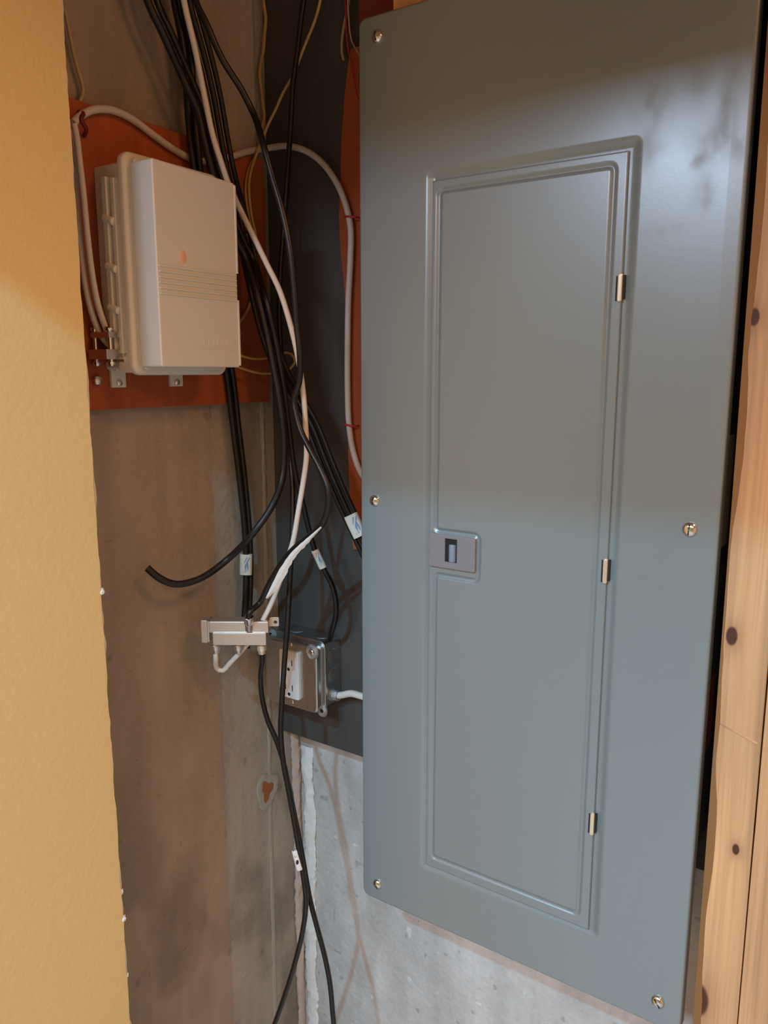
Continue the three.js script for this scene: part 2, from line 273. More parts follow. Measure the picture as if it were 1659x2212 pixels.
// ------------------------------------------------------------------ studs at the right
for (const [x0, x1, m, label, lean] of [[0.3995, 0.4378, 'pine1', 'knotty pine stud right beside the grey breaker panel', 0.0055], [0.4392, 0.4775, 'pine2', 'pine stud at the far right edge, doubled against the knotty one', 0.004]]) {
  const t = thing('wall_stud', label, 'stud', [x0, 0, -0.089]);
  const g = new THREE.ExtrudeGeometry(rrect(0.0008, x1 - x0 - 0.0008, 0.0008, 2.3972, 0.003), { depth: 0.0874, bevelEnabled: true, bevelThickness: 0.0008, bevelSize: 0.0008, bevelSegments: 2 });
  uvm(g.translate(0, 0, 0.0008));
  const p = g.attributes.position; for (let i = 0; i < p.count; i++) p.setX(i, p.getX(i) + lean * (1.4 - p.getY(i)) * 0.9);
  g.translate(x0, 0, -0.089); part('timber', g, M[m], t);
  if (m === 'pine1') {
    const s = new THREE.Shape(); s.moveTo(-0.0006, 0.5); for (let y = 0.5; y <= 2.39; y += 0.01) s.lineTo(0.0012 + 0.0055 * sstep(0.35, 0.7, fbm(y * 4.5, 2, 3, 91)) + 0.001 * (fbm(y * 60, 2, 2, 95) - 0.5), y); s.lineTo(-0.0006, 2.39);
    const w = new THREE.ExtrudeGeometry(s, { depth: 0.0005, bevelEnabled: false }), q = w.attributes.position; for (let i = 0; i < q.count; i++) q.setX(i, q.getX(i) + lean * (1.4 - q.getY(i)) * 0.9);
    part('bark_edge', w.translate(x0, 0, -0.0002), M.bark, t, 'brown bark along the left arris');
    for (const [ya, yb] of [[1.2885, 1.276]]) part('saw_mark', along(new THREE.CylinderGeometry(0.0013, 0.0008, 0.034, 8).scale(1, 1, 0.35).translate(0, 0.017, 0), [x0 + 0.004, ya, 0], [x0 + 0.041, yb, 0]), M.pine1, t);
  }
}

// ------------------------------------------------------------------ breaker panel
const lines = (a, b, coarse, feats, fine, reach) => { const s = new Set(); for (let v = a; v < b; v += coarse) s.add(+v.toFixed(5)); for (const f of feats) for (let v = f - reach; v <= f + reach; v += fine) if (v > a && v < b) s.add(+v.toFixed(5)); s.add(a); s.add(b); const o = [...s].sort((p, q) => p - q), r = [o[0]]; for (const v of o) if (v - r[r.length - 1] > fine * 0.55 || v === b) r.push(v); return r; };
// sheet with a front shaped by h(x, y); the border is folded back to z = zb
function sheet(xs, ys, h, warp, zb, uvOff = [0, 0]) {
  const X = [xs[0], ...xs, xs[xs.length - 1]], Y = [ys[0], ...ys, ys[ys.length - 1]], nx = X.length, ny = Y.length, pos = [], uv = [], idx = [];
  for (let j = 0; j < ny; j++) for (let i = 0; i < nx; i++) { const [x, y] = warp(X[i], Y[j]); const rim = i === 0 || j === 0 || i === nx - 1 || j === ny - 1; pos.push(x, y, rim ? zb : h(x, y)); uv.push(x - uvOff[0], y - uvOff[1]); }
  for (let j = 0; j < ny - 1; j++) for (let i = 0; i < nx - 1; i++) { const a = j * nx + i; idx.push(a, a + 1, a + nx + 1, a, a + nx + 1, a + nx); }
  const g = new THREE.BufferGeometry(); g.setAttribute('position', new THREE.Float32BufferAttribute(pos, 3)); g.setAttribute('uv', new THREE.Float32BufferAttribute(uv, 2)); g.setIndex(idx); g.computeVertexNormals(); return g;
}
const PW = 0.39, PH = 1.017, PY = 0.95;
{
  const t = thing('breaker_panel', 'tall grey steel breaker panel with a hinged door, mounted between board and studs', 'electrical panel', [0, PY, 0]);
  const sdBox = (x, y, x0, x1, y0, y1, r) => { const qx = Math.abs(x - (x0 + x1) / 2) - (x1 - x0) / 2 + r, qy = Math.abs(y - (y0 + y1) / 2) - (y1 - y0) / 2 + r; return Math.hypot(Math.max(qx, 0), Math.max(qy, 0)) + Math.min(Math.max(qx, qy), 0) - r; };
  const W = [0.0895, 0.2995, 0.0735, 0.8535];   // door well
  const hCover = (x, y) => {
    let z = 0; const d = -sdBox(x, y, 0, PW, 0, PH, 0.009);
    if (d < 0.003) z -= 0.003 * (1 - Math.sqrt(1 - (1 - clamp(d / 0.003)) ** 2));
    z -= 0.0009 * clamp((x - 0.3755) / 0.0145) + 0.0006 * clamp((0.010 - x) / 0.010);
    z -= 0.0034 * sstep(0.0050, -0.0050, sdBox(x, y, ...W, 0.004));
    return z;
  };
  const warp = (x, y) => { const r = 0.009, cx = clamp(x, r, PW - r), cy = clamp(y, r, PH - r), dx = x - cx, dy = y - cy, d = Math.hypot(dx, dy); return d > r ? [cx + dx / d * r, cy + dy / d * r] : [x, y]; };
  const cover = part('cover', sheet(lines(0, PW, 0.008, [0.003, PW - 0.003, 0.010, 0.3755, W[0], W[1]], 0.0006, 0.007), lines(0, PH, 0.008, [0.003, PH - 0.003, W[2], W[3]], 0.0006, 0.007), hCover, warp, -0.014).translate(0, PY, 0), M.paint, t);
  const uvA = cover.geometry.attributes.uv;
  // door with its pressed groove, stepping around the latch
  const corners = [[0.1008, 0.836], [0.2798, 0.836], [0.2798, 0.090], [0.1008, 0.090], [0.1008, 0.4345], [0.1535, 0.4345], [0.1535, 0.4845], [0.1008, 0.4845]];
  const path = [], R = 0.006;
  corners.forEach((c, i) => { const a = corners[(i + 7) % 8], b = corners[(i + 1) % 8], da = [a[0] - c[0], a[1] - c[1]], db = [b[0] - c[0], b[1] - c[1]], la = Math.hypot(...da), lb = Math.hypot(...db); for (let k = 0; k <= 6; k++) { const u = k / 6, p0 = [c[0] + da[0] / la * R, c[1] + da[1] / la * R], p2 = [c[0] + db[0] / lb * R, c[1] + db[1] / lb * R]; path.push([(1 - u) ** 2 * p0[0] + 2 * u * (1 - u) * c[0] + u * u * p2[0], (1 - u) ** 2 * p0[1] + 2 * u * (1 - u) * c[1] + u * u * p2[1]]); } });
  const D = [0.0925, 0.2920, 0.0765, 0.8465];
  const hDoor = (x, y) => {
    let m = 1; for (let i = 0; i < path.length; i++) { const a = path[i], b = path[(i + 1) % path.length]; if (Math.min(a[0], b[0]) - x > 0.005 || x - Math.max(a[0], b[0]) > 0.005 || Math.min(a[1], b[1]) - y > 0.005 || y - Math.max(a[1], b[1]) > 0.005) continue; const ex = b[0] - a[0], ey = b[1] - a[1], q = clamp(((x - a[0]) * ex + (y - a[1]) * ey) / (ex * ex + ey * ey + 1e-12)); m = Math.min(m, Math.hypot(x - a[0] - q * ex, y - a[1] - q * ey)); }
    let z = 0; if (m < 0.0042) z -= 0.0009 * (1 + Math.cos(Math.PI * m / 0.0042));
    const d = -sdBox(x, y, ...D, 0.001); if (d < 0.0014) z -= 0.0014 * (1 - Math.sqrt(1 - (1 - clamp(d / 0.0014)) ** 2)); return z;
  };
  const door = part('door', sheet(lines(D[0], D[1], 0.008, [0.0935, 0.291, 0.1008, 0.2798, 0.1535], 0.0006, 0.0066), lines(D[2], D[3], 0.01, [0.0775, 0.8455, 0.090, 0.836, 0.4345, 0.4845], 0.0006, 0.0066), hDoor, (x, y) => [x, y], -0.0032).translate(0, PY, 0), M.paint, t);
  // latch
  const win = rrect(0.1135, 0.1305, 1.4005, 1.4285, 0.0012);
  part('latch', slabZ(0.0945, 0.1515, 1.3955 - 0.0015, 1.4315, 0.0002, 0.0035, 0.0025, 0.0012, [win]), M.latch, door, 'violet-grey plastic latch');
  part('latch_recess', box(0.1125, 0.1315, 1.3995, 1.4295, -0.0004, 0.0004), M.dark, door);
  part('latch_tongue', lathe([[0.0001, 0], [0.0042, 0.0003], [0.0045, 0.002], [0.0045, 0.020], [0.0001, 0.0203]], 20).translate(0.1225, 1.4008, -0.0012), std({ color: lin(0.22, 0.27, 0.33), roughness: 0.35 }), door, 'blue-grey latch tongue');
  // hinge knuckles in the gap at the right
  for (const y of [0.730, 0.466, 0.199]) {
    part('hinge', slabZ(0.2884, 0.2928, PY + y - 0.0125, PY + y + 0.0125, -0.001, 0.0022, 0.0021, 0.0012), M.brass, door, 'bright metal hinge knuckle');
    part('hinge_slot', [box(0.2866, 0.2884, PY + y - 0.0115, PY + y + 0.0105, -0.002, 0.0003), box(0.2928, 0.2945, PY + y - 0.0095, PY + y + 0.0110, -0.0065, 0.0003)], M.dark, door);
  }
  // slotted dome screws
  for (const [x, y, a, r] of [[0.025, 0.995, 0.5, 0.0062], [0.0205, 0.510, 0.15, 0.0065], [0.0235, 0.0235, 0.8, 0.0062], [0.3652, 0.5155, 0.3, 0.0068], [0.3668, 0.0292, 1.0, 0.0066], [0.366, 0.995, 0.2, 0.0065]]) {
    const g = lathe([[r, -0.0005], [r, 0.0008], [r * 0.93, 0.0021], [r * 0.7, 0.0035], [r * 0.4, 0.0043], [0.0001, 0.0046]], 28).rotateX(Math.PI / 2).translate(x, PY + y, 0);
    const s = part('screw', g, M.chrome, cover, 'chrome slotted dome screw');
    part('slot', new THREE.BoxGeometry(r * 1.5, 0.0011, 0.0005).rotateZ(a + 1.2).translate(x, PY + y, 0.0043), M.dark, t);
  }
  part('enclosure', slabZ(0.010, 0.385, PY + 0.185, PY + 1.0, -0.0935, -0.0035, 0.002, 0.001), M.tub, t, 'dark steel enclosure behind the cover');
  part('side_label', box(0.3850, 0.3862, PY + 0.494, PY + 0.598, -0.062, -0.030), std({ color: lin(0.34, 0.31, 0.27), roughness: 0.8 }), t, 'pale strip on the enclosure side');
  part('side_patch', box(0.3850, 0.3858, PY + 0.288, PY + 0.362, -0.064, -0.030), M.darkRed, t, 'dark red patch on the enclosure side');
}

// ------------------------------------------------------------------ plastic utility box on the left wall
{
  const t = thing('utility_box', 'beige plastic utility box with a hinged lid on the red-brown plywood', 'utility box', [-0.21, 1.60, 0.12]);
  const housing = part('housing', [slabX(0.100, 0.1795, 1.607, 1.815, -0.2098, -0.1680, 0.004, 0.001), slabX(0.056, 0.110, 1.607, 1.815, -0.1995, -0.1680, 0.004, 0.001)], M.plastic, t);
  part('housing_lip', slabX(0.05, 0.182, 1.604, 1.622, -0.185, -0.166, 0.003, 0.001), M.plastic, t);
  const lid = part('lid', slabX(0.0500, 0.1845, 1.6015, 1.8235, -0.1685, -0.1565, 0.011, 0.0045), M.plastic, t);
  part('lid_neck', slabX(0.064, 0.1775, 1.607, 1.816, -0.158, -0.148, 0.004, 0.0008), M.plastic, lid);
  const cap = slabX(0.0675, 0.1800, 1.6100, 1.8080, -0.1515, -0.1190, 0.0025, 0.0016);
  // the cap tapers a little towards its top
  { const p = cap.attributes.position; for (let i = 0; i < p.count; i++) { const k = (p.getZ(i) - 0.0675) / 0.1125; if (p.getY(i) > 1.7) p.setY(i, p.getY(i) + 0.003 * k); } cap.computeVertexNormals(); }
  part('lid_face', cap, M.plastic, lid);
  for (let k = 0; k < 6; k++) part('ridge', slabX(0.0690, 0.1775, 1.6830 + k * 0.0054 - 0.0008, 1.6830 + k * 0.0054 + 0.0008, -0.1192, -0.1178, 0.0006, 0.0003), M.plastic, lid);
  part('edge_lip', slabX(0.0660, 0.0685, 1.612, 1.684, -0.121, -0.1182, 0.0008, 0.0005), M.plastic, lid); part('edge_lip', slabX(0.0660, 0.0685, 1.7125, 1.806, -0.121, -0.1182, 0.0008, 0.0005), M.plastic, lid);
  for (let k = 0; k < 7; k++) part('embossed_mark', slabX(0.076 + k * 0.0068, 0.0805 + k * 0.0068, 1.6335, 1.6385, -0.1192, -0.11875, 0.0005, 0.0001), M.plastic, lid);
  part('label_recess', slabX(0.074, 0.126, 1.629, 1.6297, -0.1192, -0.1187, 0.0003, 0.0001), M.plastic, lid);
  part('orange_glow_spot', lathe([[0.0042, 0], [0.0038, 0.0003], [0.002, 0.0005], [0.0001, 0.00055]], 20).scale(1.75, 1, 1.05).rotateZ(-Math.PI / 2).translate(-0.1191, 1.7218, 0.145), M.amber, lid, 'faint glowing orange spot');  // emissive dome added to paint an orange glow on the lid
  // hinge: two slim bars and four knuckles along the left side
  const hb = part('hinge_bar', [slabX(0.1790, 0.1870, 1.6280, 1.8010, -0.1900, -0.1825, 0.001, 0.001)], M.plastic, t);
  part('hinge_bar', [slabX(0.1780, 0.1850, 1.6240, 1.7990, -0.1785, -0.1725, 0.001, 0.001)], M.plastic, t);
  part('hinge_gap', box(-0.1826, -0.1784, 1.628, 1.798, 0.1795, 0.1806), M.hingeGap, t);
  for (const y of [1.7594, 1.7122, 1.6707]) part('hinge_knuckle', along(lathe([[0.0001, 0], [0.0038, 0.0004], [0.0042, 0.0015], [0.0042, 0.0145], [0.0038, 0.0158], [0.0001, 0.0162]], 16), [-0.1905, y + 0.002, 0.1850], [-0.1700, y - 0.005, 0.1840]), M.plastic, t);
  for (const z of [0.1665, 0.0845]) {
    const tab = part('mounting_tab', [slabX(z - 0.0095, z + 0.0095, 1.588, 1.612, -0.2099, -0.2060, 0.0015, 0.0006), slabX(z - 0.008, z + 0.008, 1.6055, 1.640, -0.2099, -0.1990, 0.0015, 0.0006)], M.plastic, t);
    part('tab_screw', lathe([[0.0036, 0], [0.0034, 0.001], [0.002, 0.0018], [0.0001, 0.002]], 16).rotateZ(-Math.PI / 2).translate(-0.2055, 1.593, z), M.steel, tab, 'small steel screw');
  }
  for (const z of [0.078]) part('standoff', slabX(z - 0.006, z + 0.006, 1.79, 1.812, -0.2099, -0.1990, 0.002, 0.0006), M.plastic, housing);
  // cable clamp with its two bolts
  const cl = part('cable_clamp', [box(-0.206, -0.176, 1.640, 1.646, 0.181, 0.199), box(-0.206, -0.176, 1.618, 1.628, 0.181, 0.203), slabX(0.1795, 0.1825, 1.615, 1.655, -0.207, -0.175, 0.002, 0.0008)], M.zinc, t, 'zinc cable clamp');
  for (const x of [-0.203, -0.1785]) part('bolt', lathe([[0.0001, -0.002], [0.0042, -0.002], [0.0042, 0.002], [0.0024, 0.0022], [0.0024, 0.034], [0.0046, 0.0342], [0.0046, 0.038], [0.0001, 0.038]], 12).translate(x, 1.613, 0.196), M.chrome, cl);
}
solo('wall_bolt', lathe([[0.0001, 0], [0.0055, 0], [0.0055, 0.003], [0.0045, 0.006], [0.0001, 0.0065]], 6).rotateZ(-Math.PI / 2).translate(...[-0.2098, 1.5959, 0.1934]), M.steel, 'small dark bolt in the plywood left of the mounting tabs', 'bolt');

// ------------------------------------------------------------------ steel outlet box on the grey board
{
  const t = thing('outlet_box', 'square steel outlet box with a white duplex receptacle on the dark grey board', 'outlet box', [-0.144, 1.153, -0.1]);
  const body = part('box_body', slabZ(-0.2000, -0.1065, 1.1475, 1.2455, -0.1, -0.063, 0.009, 0.0015), M.zinc, t);
  for (const y of [1.221, 1.193]) part('knockout', lathe([[0.0001, 0], [0.0100, 0], [0.0105, 0.0006], [0.0095, 0.0012], [0.0001, 0.0012]], 24).rotateZ(-Math.PI / 2).translate(-0.1068, y, -0.081), M.zinc, body);
  for (const x of [-0.17, -0.125]) part('knockout', lathe([[0.0001, 0], [0.0100, 0], [0.0105, 0.0006], [0.0095, 0.0012], [0.0001, 0.0012]], 24).translate(x, 1.2452, -0.081), M.zinc, body);
  const cover = part('box_cover', [slabZ(-0.2048, -0.1018, 1.1430, 1.2480, -0.063, -0.0585, 0.010, 0.0012), slabZ(-0.1995, -0.1060, 1.1480, 1.2430, -0.0592, -0.0450, 0.009, 0.0040)], M.zinc, t);
  // corner ears with their screws
  for (const [x, y, s] of [[-0.1125, 1.2365, 1], [-0.1075, 1.1490, 0], [-0.1975, 1.2410, 0], [-0.1970, 1.1500, 0]]) {
    part('corner_ear', along(lathe(s ? [[0.0001, 0], [0.0100, 0], [0.0108, 0.0012], [0.0100, 0.0024], [0.0060, 0.0026], [0.0001, 0.0018]] : [[0.0001, 0], [0.0085, 0], [0.0090, 0.001], [0.0085, 0.0022], [0.0001, 0.0022]], 24), [x, y, s ? -0.0462 : -0.0590], [x, y, 0]), M.zinc, cover);
    part(s ? 'cover_screw' : 'screw_hole', along(lathe(s ? [[0.0048, 0], [0.0046, 0.002], [0.003, 0.0034], [0.0001, 0.0038]] : [[0.0028, 0], [0.0028, 0.0003], [0.0001, 0.0003]], 18), [x, y, s ? -0.0442 : -0.0569], [x, y, 0]), s ? M.chrome : M.dark, cover);
  }
  const rc = part('receptacle', slabZ(-0.1680, -0.1335, 1.1630, 1.2315, -0.0460, -0.0398, 0.003, 0.0014), M.whitePlastic, t, 'white duplex receptacle');
  for (const y of [1.2150, 1.1790]) {
    part('slot', [box(-0.1575, -0.1560, y - 0.0035, y + 0.0035, -0.0400, -0.0396), box(-0.1455, -0.1440, y - 0.0042, y + 0.0042, -0.0400, -0.0396), new THREE.CylinderGeometry(0.0024, 0.0024, 0.0005, 14).rotateX(Math.PI / 2).translate(-0.1508, y - 0.0098, -0.0398)], M.dark, rc);
  }
  for (const y of [1.2392, 1.1560]) part('plate_screw', lathe([[0.0032, 0], [0.003, 0.0012], [0.0001, 0.0018]], 14).rotateX(Math.PI / 2).translate(-0.1505, y, -0.0451), M.chrome, cover);
  part('cable_connector', along(lathe([[0.0060, -0.002], [0.0095, -0.002], [0.0095, 0.003], [0.0078, 0.0035], [0.0078, 0.011], [0.0062, 0.012], [0.0050, 0.012]], 20), [-0.1068, 1.1655, -0.0800], [0, 1.1665, -0.0800]), M.zinc, t);
}
solo('power_cable', cableGeo([[-0.1100, 1.1655, -0.0800], [-0.0980, 1.1655, -0.0800], [-0.0880, 1.1690, -0.0795], [-0.0740, 1.1745, -0.0790], [-0.0580, 1.1750, -0.0790], [-0.0300, 1.1745, -0.0785], [0.0100, 1.1740, -0.0780]], 0.0048), M.whiteCable, 'short white cable from the steel outlet box to the breaker panel', 'cable');

// ------------------------------------------------------------------ coax splitter
const SP = { c: [-0.150, 1.286, 0.051], turn: 0.585 };
const spAt = (u, v, w) => { const c = Math.cos(SP.turn), s = Math.sin(SP.turn); return [SP.c[0] + u * c + w * s, SP.c[1] + v, SP.c[2] - u * s + w * c]; };
{
  const t = thing('coax_splitter', 'small silver coax splitter hanging by its cables before the concrete wall', 'splitter', SP.c);
  const place = (g) => g.rotateY(SP.turn).translate(...SP.c);
  const body = part('splitter_body', [place(slabZ(-0.0370, 0.0375, -0.0005, 0.0150, -0.011, 0.0080, 0.002, 0.0016)), place(slabZ(-0.0330, 0.0345, -0.0158, 0.0010, -0.011, 0.0100, 0.002, 0.0014))], M.steel, t);
  part('end_cap', place(slabZ(-0.0470, -0.0385, -0.0130, 0.0165, -0.0090, 0.0090, 0.002, 0.001)), M.steel, t);
  part('end_flange', place(slabZ(-0.0392, -0.0362, -0.0120, 0.0160, -0.0105, 0.0092, 0.002, 0.0008)), M.chrome, t);
  const hole = new THREE.Path(); hole.absarc(0.0435, 0.0085, 0.0026, 0, Math.PI * 2, true);
  part('mounting_ear', place(slabZ(0.036, 0.0480, 0.0030, 0.0150, -0.011, -0.0085, 0.002, 0.0004, [hole])), M.steel, t);
  const thread = (l) => { const p = [[0.0028, 0]]; for (let y = 0; y < l; y += 0.0012) { p.push([0.0048, y], [0.0042, y + 0.0006]); } p.push([0.0042, l], [0.0001, l]); return p; };
  for (const u of [-0.0315, -0.0030, 0.0265]) part('port', along(lathe(thread(0.0075), 18), spAt(u, -0.0148, -0.001), spAt(u, -0.1, -0.001)), M.steel, t);
  part('port', along(lathe(thread(0.010), 18), spAt(0.0130, 0.004, 0.0075), spAt(0.0150, 0.030, 0.0200)), M.steel, t);
}
const nut = (a, b, big = 1, l = 0.010) => along(lathe([[0.0036, 0], [0.0062 * big, 0.0002], [0.0064 * big, 0.001], [0.0064 * big, l * 0.6], [0.0048 * big, l * 0.65], [0.0046 * big, l], [0.0034, l]], 6), a, b);

// ------------------------------------------------------------------ cables
function cable(name, label, pts, r, mat, { group, category = 'cable', seg = 8 } = {}) {
  const m = solo(name, cableGeo(pts, r, seg), mat, label, category, group); m.userDataOrigin = [0, 0, 0]; return m;
}
const tagPrint = tex(96, 160, 1, 1, (x, y) => { const a = fbm(x * 5, y * 4, 3, 901), s = Math.abs(x - 0.42 - 0.35 * (y - 0.5) * Math.sin(y * 9)) < 0.16 && y > 0.14 && y < 0.86; const w = Math.abs(((x * 1.3 - y * 1.1) % 0.5) - 0.2) < 0.07; return s && a > 0.42 && !w ? [0.20, 0.30, 0.50] : [0.74 + 0.1 * (a - 0.5), 0.69, 0.58]; });
const M_tag = std({ map: tagPrint, roughness: 0.6 });
// label wrapped around cables between two points; flat and wide
function wrap(parent, a, b, wide, thick, label = 'cream wrap label with blue print') {
  const A = new THREE.Vector3(...a), B = new THREE.Vector3(...b), L = A.distanceTo(B), toCam = new THREE.Vector3(0.56, 0, 0.83), y = B.clone().sub(A).normalize(), z = toCam.clone().addScaledVector(y, -toCam.dot(y)).normalize(), x = y.clone().cross(z);
  const g = new THREE.ExtrudeGeometry(rrect(-wide / 2, wide / 2, -thick / 2, thick / 2, thick * 0.48), { depth: L, bevelEnabled: false, curveSegments: 6 });
  const p = g.attributes.position, uv = new Float32Array(p.count * 2); for (let i = 0; i < p.count; i++) { uv[2 * i] = p.getX(i) / wide + 0.5; uv[2 * i + 1] = p.getZ(i) / L; } g.setAttribute('uv', new THREE.BufferAttribute(uv, 2));
  g.applyMatrix4(new THREE.Matrix4().makeBasis(x, z.clone().negate(), y).setPosition(A)); g.computeVertexNormals();
  return part('wrap_label', g, M_tag, parent, label);
}
// twin black drops that pass behind the utility box and bend left into a loose end
{
  const P = [[-0.185, 1.9876, 0.1191], [-0.1828, 1.9633, 0.1042], [-0.1806, 1.938, 0.0887], [-0.1783, 1.9155, 0.0762], [-0.1761, 1.8923, 0.0634], [-0.1739, 1.8642, 0.0573], [-0.1717, 1.8382, 0.0509], [-0.1694, 1.8118, 0.0429], [-0.1672, 1.7733, 0.0262], [-0.165, 1.7423, 0.0075], [-0.1408, 1.6938, 0.012], [-0.1285, 1.645, 0.0096], [-0.1216, 1.6068, 0.0072], [-0.1166, 1.5737, 0.0048], [-0.1138, 1.5402, 0.0024], [-0.1146, 1.5088, -0], [-0.1159, 1.4747, 0.004], [-0.1145, 1.4447, 0.0245], [-0.127, 1.4134, 0.045], [-0.168, 1.3753, 0.0496], [-0.176, 1.358, 0.0892], [-0.184, 1.3572, 0.1212], [-0.192, 1.3676, 0.138], [-0.2, 1.3802, 0.1474]];
  cable('coax_cable', 'thick black cable curling left into a loose cut end over the concrete', [toCeiling(P[0], -0.05, 0.10), ...P], 0.0043, M.blackDull);
  const Q = [[-0.185, 1.992, 0.1066], [-0.1836, 1.9688, 0.0918], [-0.1821, 1.9443, 0.0765], [-0.1807, 1.922, 0.063], [-0.1792, 1.8964, 0.0491], [-0.1778, 1.8681, 0.0428], [-0.1763, 1.8444, 0.036], [-0.1749, 1.818, 0.0269], [-0.1734, 1.7791, 0.0089], [-0.172, 1.7417, -0.0152], [-0.1326, 1.6937, 0.008], [-0.1226, 1.6451, 0.003], [-0.1186, 1.6068, -0.002], [-0.1173, 1.5734, -0.007], [-0.1161, 1.5307, -0.012], [-0.1146, 1.478, -0.02], [-0.1071, 1.4384, -0.0252], [-0.103, 1.4074, -0.0305], [-0.098, 1.3798, -0.0358], [-0.089, 1.3561, -0.041], [-0.0813, 1.3376, -0.0463], [-0.078, 1.3164, -0.0515], [-0.0809, 1.2925, -0.0567], [-0.0914, 1.2668, -0.062], [-0.1129, 1.2404, -0.082]];
  const q = cable('coax_cable', 'black cable with a wrap label dropping into the top of the steel outlet box', [toCeiling(Q[0], -0.05, 0.10), ...Q], 0.0036, M.black);
  wrap(q, [-0.0982, 1.3797, -0.036], [-0.089, 1.3561, -0.041], 0.0100, 0.0090);
}
// straight black drops behind the utility box that come out below it
{
  const P = [[-0.196, 2.0068, 0.0722], [-0.1957, 1.9766, 0.0651], [-0.1954, 1.9447, 0.0605], [-0.1951, 1.911, 0.06], [-0.1948, 1.8721, 0.0584], [-0.1945, 1.8331, 0.0539], [-0.2045, 1.739, 0.0302], [-0.2045, 1.6634, 0.0165], [-0.2045, 1.5982, 0.0038], [-0.2043, 1.5364, -0.0036], [-0.2041, 1.463, -0.0126], [-0.2039, 1.4, -0.0182], [-0.2036, 1.3617, -0.0189], [-0.2034, 1.3236, -0.017], [-0.2032, 1.2793, -0.0121], [-0.203, 1.235, -0.0063]];
  const a = cable('coax_cable', 'pair of black drop cables below the utility box, left strand with label', [toCeiling(P[0], -0.015, 0.04), ...P], 0.0040, M.blackDull);
  wrap(a, [-0.2035, 1.3635, -0.0197], [-0.2035, 1.3357, -0.0176], 0.0165, 0.0105);
  const Q = [[-0.195, 2.0101, 0.0623], [-0.1946, 1.9793, 0.0558], [-0.1942, 1.947, 0.0519], [-0.1938, 1.913, 0.0514], [-0.1934, 1.8739, 0.0498], [-0.193, 1.8345, 0.046], [-0.2045, 1.7401, 0.0202], [-0.2045, 1.6639, 0.0062], [-0.2045, 1.5982, -0.0068], [-0.2042, 1.5358, -0.0136], [-0.2039, 1.4619, -0.022], [-0.2036, 1.3986, -0.0268], [-0.2034, 1.3601, -0.0275], [-0.2031, 1.3217, -0.0255], [-0.2028, 1.2772, -0.0205], [-0.2025, 1.2326, -0.0147]];
  cable('coax_cable', 'right strand of the black drop pair coming out below the utility box', [toCeiling(Q[0], -0.015, 0.04), ...Q], 0.0038, M.blackDull);
  const R = [[-0.176, 2.0031, 0.0692], [-0.1768, 1.9771, 0.058], [-0.1776, 1.9457, 0.0451], [-0.1784, 1.9147, 0.0347], [-0.1792, 1.8773, 0.0256], [-0.18, 1.8398, 0.0155], [-0.1972, 1.8017, -0.018], [-0.1835, 1.7539, -0.018], [-0.1719, 1.7034, -0.02], [-0.161, 1.6471, -0.028], [-0.1448, 1.6011, -0.036], [-0.1233, 1.5725, -0.035], [-0.1058, 1.5409, -0.042], [-0.0869, 1.4916, -0.049], [-0.0693, 1.4477, -0.056], [-0.0587, 1.4196, -0.063], [-0.0457, 1.3879, -0.07], [-0.0189, 1.3289, -0.078]];
  const r = cable('coax_cable', 'black cable of the labelled trio running down behind the panel edge', [toCeiling(R[0], -0.03, 0.06), ...R], 0.0034, M.blackDull);
  wrap(r, [-0.0601, 1.4257, -0.062], [-0.0471, 1.3987, -0.066], 0.0190, 0.0100);
  cable('coax_cable', 'upper strand of the black trio running behind the panel edge', shift([toCeiling(R[0], -0.03, 0.06), ...R], [0.0062, 0.001, -0.0042]), 0.0031, M.blackDull);
  cable('coax_cable', 'lower strand of the black trio running behind the panel edge', shift([toCeiling(R[0], -0.03, 0.06), ...R], [-0.0062, -0.001, 0.0042]), 0.0031, M.blackDull);
}
